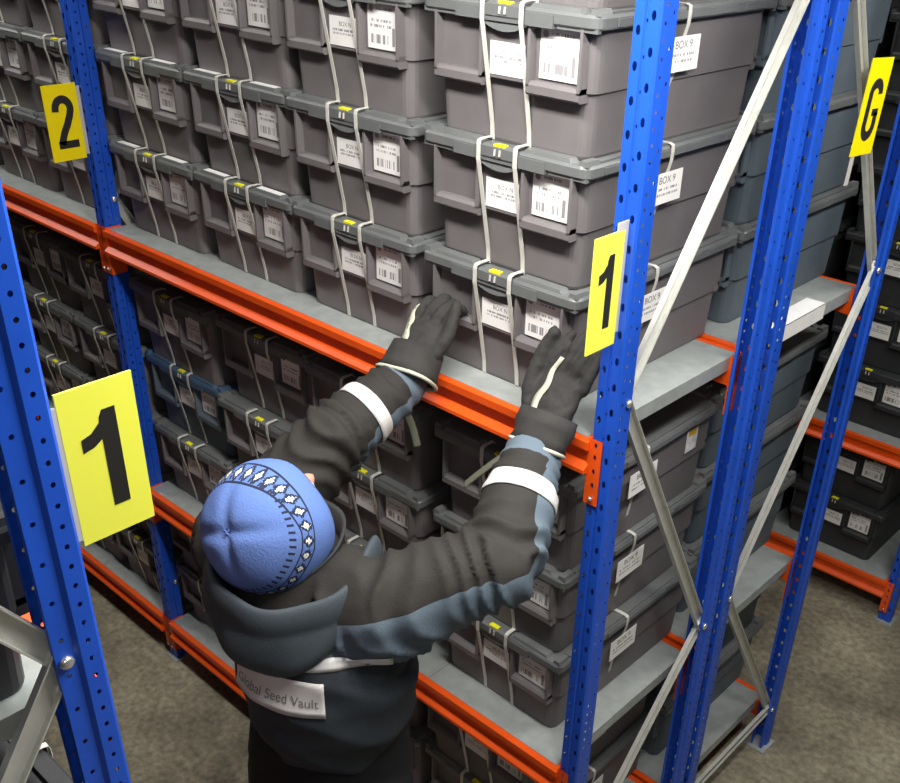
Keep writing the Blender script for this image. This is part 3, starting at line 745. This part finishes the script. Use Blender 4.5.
# knitted cap
def knit():
    M = mat('knit_blue', srgb(94, 121, 182), .85, 0, .2); nt = M.node_tree; b = nt.nodes['Principled BSDF']; L = nt.links
    uv = nt.nodes.new('ShaderNodeUVMap'); uv.uv_map = 'UVMap'; sp = nt.nodes.new('ShaderNodeSeparateXYZ'); L.new(uv.outputs[0], sp.inputs[0]); U, Vv = sp.outputs[0], sp.outputs[1]
    def mth(op, a, bb=None):
        n = nt.nodes.new('ShaderNodeMath'); n.operation = op
        for i, x in enumerate((a, bb)):
            if x is None: continue
            if isinstance(x, (int, float)): n.inputs[i].default_value = x
            else: L.new(x, n.inputs[i])
        return n.outputs[0]
    def rng(x, a, bb): return mth('MULTIPLY', mth('GREATER_THAN', x, a), mth('LESS_THAN', x, bb))
    fr = lambda k: mth('FRACT', mth('MULTIPLY', U, k))
    tri = mth('MULTIPLY', mth('ABSOLUTE', mth('SUBTRACT', fr(27), .5)), 2)
    wide = mth('MAXIMUM', mth('COSINE', mth('MULTIPLY', mth('SUBTRACT', U, QU), 2*math.pi)), 0)
    vv = mth('DIVIDE', mth('ABSOLUTE', mth('SUBTRACT', Vv, mth('SUBTRACT', .66, mth('MULTIPLY', wide, .06)))), mth('ADD', .062, mth('MULTIPLY', wide, .085)))
    dia = mth('ADD', tri, vv)
    inb = mth('LESS_THAN', vv, 1.0)
    nz = nt.nodes.new('ShaderNodeTexNoise'); nz.inputs['Scale'].default_value = 90; L.new(uv.outputs[0], nz.inputs['Vector'])
    dn = mth('ADD', dia, mth('MULTIPLY', mth('SUBTRACT', nz.outputs['Fac'], .5), 1.1))
    white = mth('MULTIPLY', inb, mth('LESS_THAN', dn, .46)); yel = mth('MULTIPLY', inb, mth('LESS_THAN', dn, .2))
    dark = mth('MULTIPLY', inb, mth('MAXIMUM', rng(dn, .5, .95), rng(vv, .80, 1.0)))
    dash = mth('MULTIPLY', rng(Vv, .50, .555), mth('LESS_THAN', fr(52), .36))
    dark = mth('MAXIMUM', dark, dash)
    col = None
    def mix(f, c, prev):
        m_ = nt.nodes.new('ShaderNodeMix'); m_.data_type = 'RGBA'; L.new(f, m_.inputs['Factor']); m_.inputs['B'].default_value = (*c, 1)
        if prev is None: m_.inputs['A'].default_value = (*srgb(94, 121, 182), 1)
        else: L.new(prev, m_.inputs['A'])
        return m_.outputs['Result']
    col = mix(dark, srgb(40, 46, 66), None); col = mix(white, srgb(232, 232, 226), col); col = mix(yel, srgb(206, 186, 120), col)
    L.new(col, b.inputs['Base Color'])
    n2 = nt.nodes.new('ShaderNodeTexNoise'); n2.inputs['Scale'].default_value = 260; tc = nt.nodes.new('ShaderNodeTexCoord'); L.new(tc.outputs['Object'], n2.inputs['Vector'])
    bp = nt.nodes.new('ShaderNodeBump'); bp.inputs['Strength'].default_value = .5; bp.inputs['Distance'].default_value = .002; L.new(n2.outputs['Fac'], bp.inputs['Height']); L.new(bp.outputs['Normal'], b.inputs['Normal'])
    return M
POLE = (H_up*.88-H_fw*.42+V((.02, .0, -.10))).normalized(); PE1 = (H_rt-POLE*H_rt.dot(POLE)).normalized(); PE2 = POLE.cross(PE1)
QF = math.atan2(H_fw.dot(PE2), H_fw.dot(PE1)); UPV = V((-.344, .382, .857)); QU = math.atan2(UPV.dot(PE2), UPV.dot(PE1))/(2*math.pi)
def cap():
    nu, nv = 96, 34; vs = []; uvs = []
    for k in range(nv+1):
        for j in range(nu+1):
            q = 2*math.pi*j/nu; th = R(112-20*max(0, math.cos(q-QF)))*k/nv
            rl, ra = .114, .119
            r = rl*math.sin(min(th, R(95)))**.94; z = ra*math.cos(th)
            if th > R(90): r = rl*(1-.10*((th-R(90))/R(22))**1.5)
            crease = sum(math.exp(-(((q-a+math.pi) % (2*math.pi)-math.pi)*math.sin(th)/.10)**2) for a in (R(20), R(110), R(200), R(290)))
            dip = -.006*crease*math.exp(-(th/R(38))**2)*min(1, th/R(6))-.004*math.exp(-(th/R(7))**2)
            lump = .004*noise.noise(V((math.cos(q)*1.5, math.sin(q)*1.5, th*1.5)))
            # ear flaps: longer at the sides
            ext = .018*max(0, abs(math.cos(q))-.55)*max(0, (th-R(80))/R(30))
            p = HC+PE1*(r*math.cos(q))*1.0+PE2*(r*math.sin(q))*1.03+POLE*(z-ext)+(PE1*math.cos(q)+PE2*math.sin(q))*(dip*.5+lump)+POLE*dip
            vs.append(p); uvs.append((j/nu, k/nv))
    # hem folded inward
    for j in range(nu+1):
        p = vs[nv*(nu+1)+j]; c = HC+POLE*((p-HC).dot(POLE)); vs.append(c+(p-c)*.93+POLE*.004); uvs.append((j/nu, 1))
    fs = [(k*(nu+1)+j, (k+1)*(nu+1)+j, (k+1)*(nu+1)+j+1, k*(nu+1)+j+1) for k in range(nv+1) for j in range(nu)]
    me = MB().add(vs, fs).mesh('knitted_cap', knit(), True); ul = me.uv_layers.new(name='UVMap')
    for lp in me.loops: ul.data[lp.index].uv = uvs[lp.vertex_index]
    return me
wpart('knitted_cap', cap())

# gloves: palm, four fingers and a thumb each
def glove(name, wr, kn, side, fingers, thumb, cuff, palm_n):
    mb = MB()
    d = (kn-wr).normalized(); pn = (palm_n-d*palm_n.dot(d)).normalized(); sd = d.cross(pn)
    # palm as flattened loft
    rings = []
    for t, wd, th in ((-.25, .036, .030), (0, .040, .031), (.35, .046, .029), (.75, .050, .026), (1.0, .048, .022), (1.1, .036, .014)):
        c = lerp(wr, kn, t); rings.append([c+sd*(wd*math.cos(q))+pn*(th*math.sin(q)) for q in (2*math.pi*j/20 for j in range(20))])
    mb.loft(rings)
    for pts, r0 in fingers+[thumb]:
        P, r_ = smooth_path([(p, r0*k) for p, k in zip(pts, (1.12, 1.08, 1.0, .84))], 4); cap_tube(mb, P, r_, 10)
    me = fuse(mb, name, M_glove, .0042, 3)
    nn = [v.normal.copy() for v in me.vertices]
    for v, n_ in zip(me.vertices, nn): v.co += n_*(.0022*noise.noise(v.co*45)+.0012*noise.noise(v.co*110))
    g = wpart(name, me)
    rings = []; rp = []
    for t, k in cuff:
        c = lerp(wr, kn, t); rings.append([c+(sd*math.cos(q)*1.05+pn*math.sin(q)*.9)*(k+.0025*math.sin(4*q+t*9)) for q in (2*math.pi*j/28 for j in range(28))])
    mb = MB(); mb.loft(rings, False, False); c = wpart('cuff', mb.mesh('cuff', M_glove, True), g); c.location = (0, 0, 0)
    md = c.modifiers.new('thickness', 'SOLIDIFY'); md.thickness = .003
    ring = rings[0]; mb = MB(); mb.tube([V(p) for p in ring]+[V(ring[0])], .0042, 8); c = wpart('cuff_trim', mb.mesh('cuff_trim', M_pipe, True), g); c.location = (0, 0, 0)
    return g, d, pn, sd
KL = V((-.222, -.052, 1.690))
fl = []
for i, (ox, ln) in enumerate(((-.041, .88), (-.0135, 1.05), (.0135, 1.0), (.040, .9))):
    b0 = KL+V((ox, 0, -.004)); fl.append(([b0, b0+V((.006, .020, .034))*ln, b0+V((.010, .048, .050))*ln, b0+V((.012, .064, .040))*ln], .0104))
th = ([lerp(WRL, KL, .45)+V((.034, -.006, 0)), lerp(WRL, KL, .62)+V((.055, .010, .018)), lerp(WRL, KL, .8)+V((.058, .026, .040)), lerp(WRL, KL, .9)+V((.052, .038, .064))], .0135)
gl, dl, pnl, sdl = glove('glove', V((-.206, -.122, 1.613)), KL, -1, fl, th, [(-.06, .064), (.1, .060), (.35, .054), (.55, .050)], V((0, 1, -.2)))
KR = V((.132, -.058, 1.690))
fr_ = []
for i, (ox, ln) in enumerate(((.046, .85), (.019, 1.0), (-.008, 1.06), (-.035, 1.0))):
    b0 = KR+V((ox, .002, -.002)); fr_.append(([b0, b0+V((.006, .016, .038))*ln, b0+V((.008, .040, .064))*ln, b0+V((.004, .062, .070))*ln], .0105))
th = ([lerp(WRR, KR, .40)+V((-.036, .006, 0)), lerp(WRR, KR, .62)+V((-.058, .004, .014)), lerp(WRR, KR, .9)+V((-.058, .012, .040)), lerp(WRR, KR, 1.1)+V((-.046, .022, .066))], .0145)
gr, dr, pnr, sdr = glove('glove', V((.140, -.128, 1.590)), KR, 1, fr_, th, [(-.02, .053), (.12, .049), (.3, .052), (.5, .050)], V((0, 1, -.35)))
# light piping between thumb and palm, dangling wrist straps
def piece(name, pts, r0, m_, par, flat=None):
    P, r_ = smooth_path([(p, r0) for p in pts], 6); mb = MB(); mb.tube(P, r_, 8, 0, True, flat); c = wpart(name, mb.mesh(name, m_, True), par); c.location = (0, 0, 0); return c
bg = {}
for g in (gl, gr): bg[g.name] = BVHTree.FromPolygons([v.co.copy() for v in g.data.vertices], [tuple(p.vertices) for p in g.data.polygons])
def glove_stripe(g, p0, p1, wd, m_=M_pipe):
    rows = []; view = (TOC-(p0+p1)*.5).normalized(); ax = (p1-p0).normalized(); sdv = ax.cross(view).normalized(); top = []; n = 22
    for i in range(3):
        row = []
        for j in range(n):
            k = j/(n-1); o = lerp(p0, p1, k)+sdv*(wd*(i-1)*.5*(1-.3*k)+.002*math.sin(k*14)); h = bg[g.name].ray_cast(o+view*.12, -view, .3)
            row.append(h[0]+view*.0022 if h[0] else (row[-1] if row else o))
        top.append(row)
    mb = MB(); vs = [p for r_ in top for p in r_]; fs = [(i*n+j, i*n+j+1, (i+1)*n+j+1, (i+1)*n+j) for i in range(2) for j in range(n-1)]
    mb.add(vs, fs); c = wpart('piping', mb.mesh('piping', m_, True), g); c.location = (0, 0, 0); md = c.modifiers.new('thickness', 'SOLIDIFY'); md.thickness = .002; md.offset = -1
glove_stripe(gr, lerp(WRR, KR, .45)+V((-.030, -.02, 0)), KR+V((-.004, .0, .052)), .012)
glove_stripe(gl, lerp(WRL, KL, .75)+V((-.030, -.02, 0)), KL+V((-.028, 0, .045)), .012)
piece('wrist_strap', [(-.190, -.150, 1.600), (-.165, -.165, 1.560), (-.158, -.155, 1.520), (-.150, -.150, 1.480)], .008, M_web, gl, (1, .3))
piece('wrist_strap', [(.100, -.150, 1.575), (.070, -.175, 1.540), (.045, -.190, 1.510), (.030, -.200, 1.490)], .013, M_web, gr, (1, .3))

# trousers, side stripe and boots
mb = MB(); P, r_ = smooth_path([((-.02, -.513, 1.16), .125), ((-.022, -.515, 1.04), .138), ((-.02, -.52, .88), .145)], 4); mb.tube(P, r_, 28, 0, True, (.95, 1.14))
for s in (-1, 1):
    x = -.020+.088*s; P, r_ = smooth_path([((x, -.522, .92), .115), ((x, -.525, .72), .105), ((x, -.535, .48), .090), ((x, -.56, .28), .085), ((x, -.565, .11), .080)], 4); cap_tube(mb, P, r_, 20)
met = fuse(mb, 'trousers', M_trouser, .012, 4)
nn = [v.normal.copy() for v in met.vertices]
for v, n_ in zip(met.vertices, nn): v.co += n_*(.006*noise.noise(v.co*10)+.004*(1-abs(math.sin(v.co.z*30+4*noise.noise(v.co*5)))))
wpart('trousers', met)
for s in (-1, 1):
    x = -.020+.088*s; mb = MB(); rings = []
    for y, hw, zt in ((-.66, .035, .09), (-.64, .046, .12), (-.58, .048, .14), (-.52, .046, .12), (-.46, .050, .085), (-.40, .045, .070), (-.375, .025, .055)):
        rings.append([(x-hw, y, .0), (x+hw, y, .0), (x+hw, y, zt*.6), (x+hw*.6, y, zt), (x-hw*.6, y, zt), (x-hw, y, zt*.6)])
    mb.loft(rings); cap_tube(mb, [(x, -.575, .08), (x, -.572, .22)], [.055, .058], 14); wpart('boot', fuse(mb, 'boot', M_boot, .008, 2))
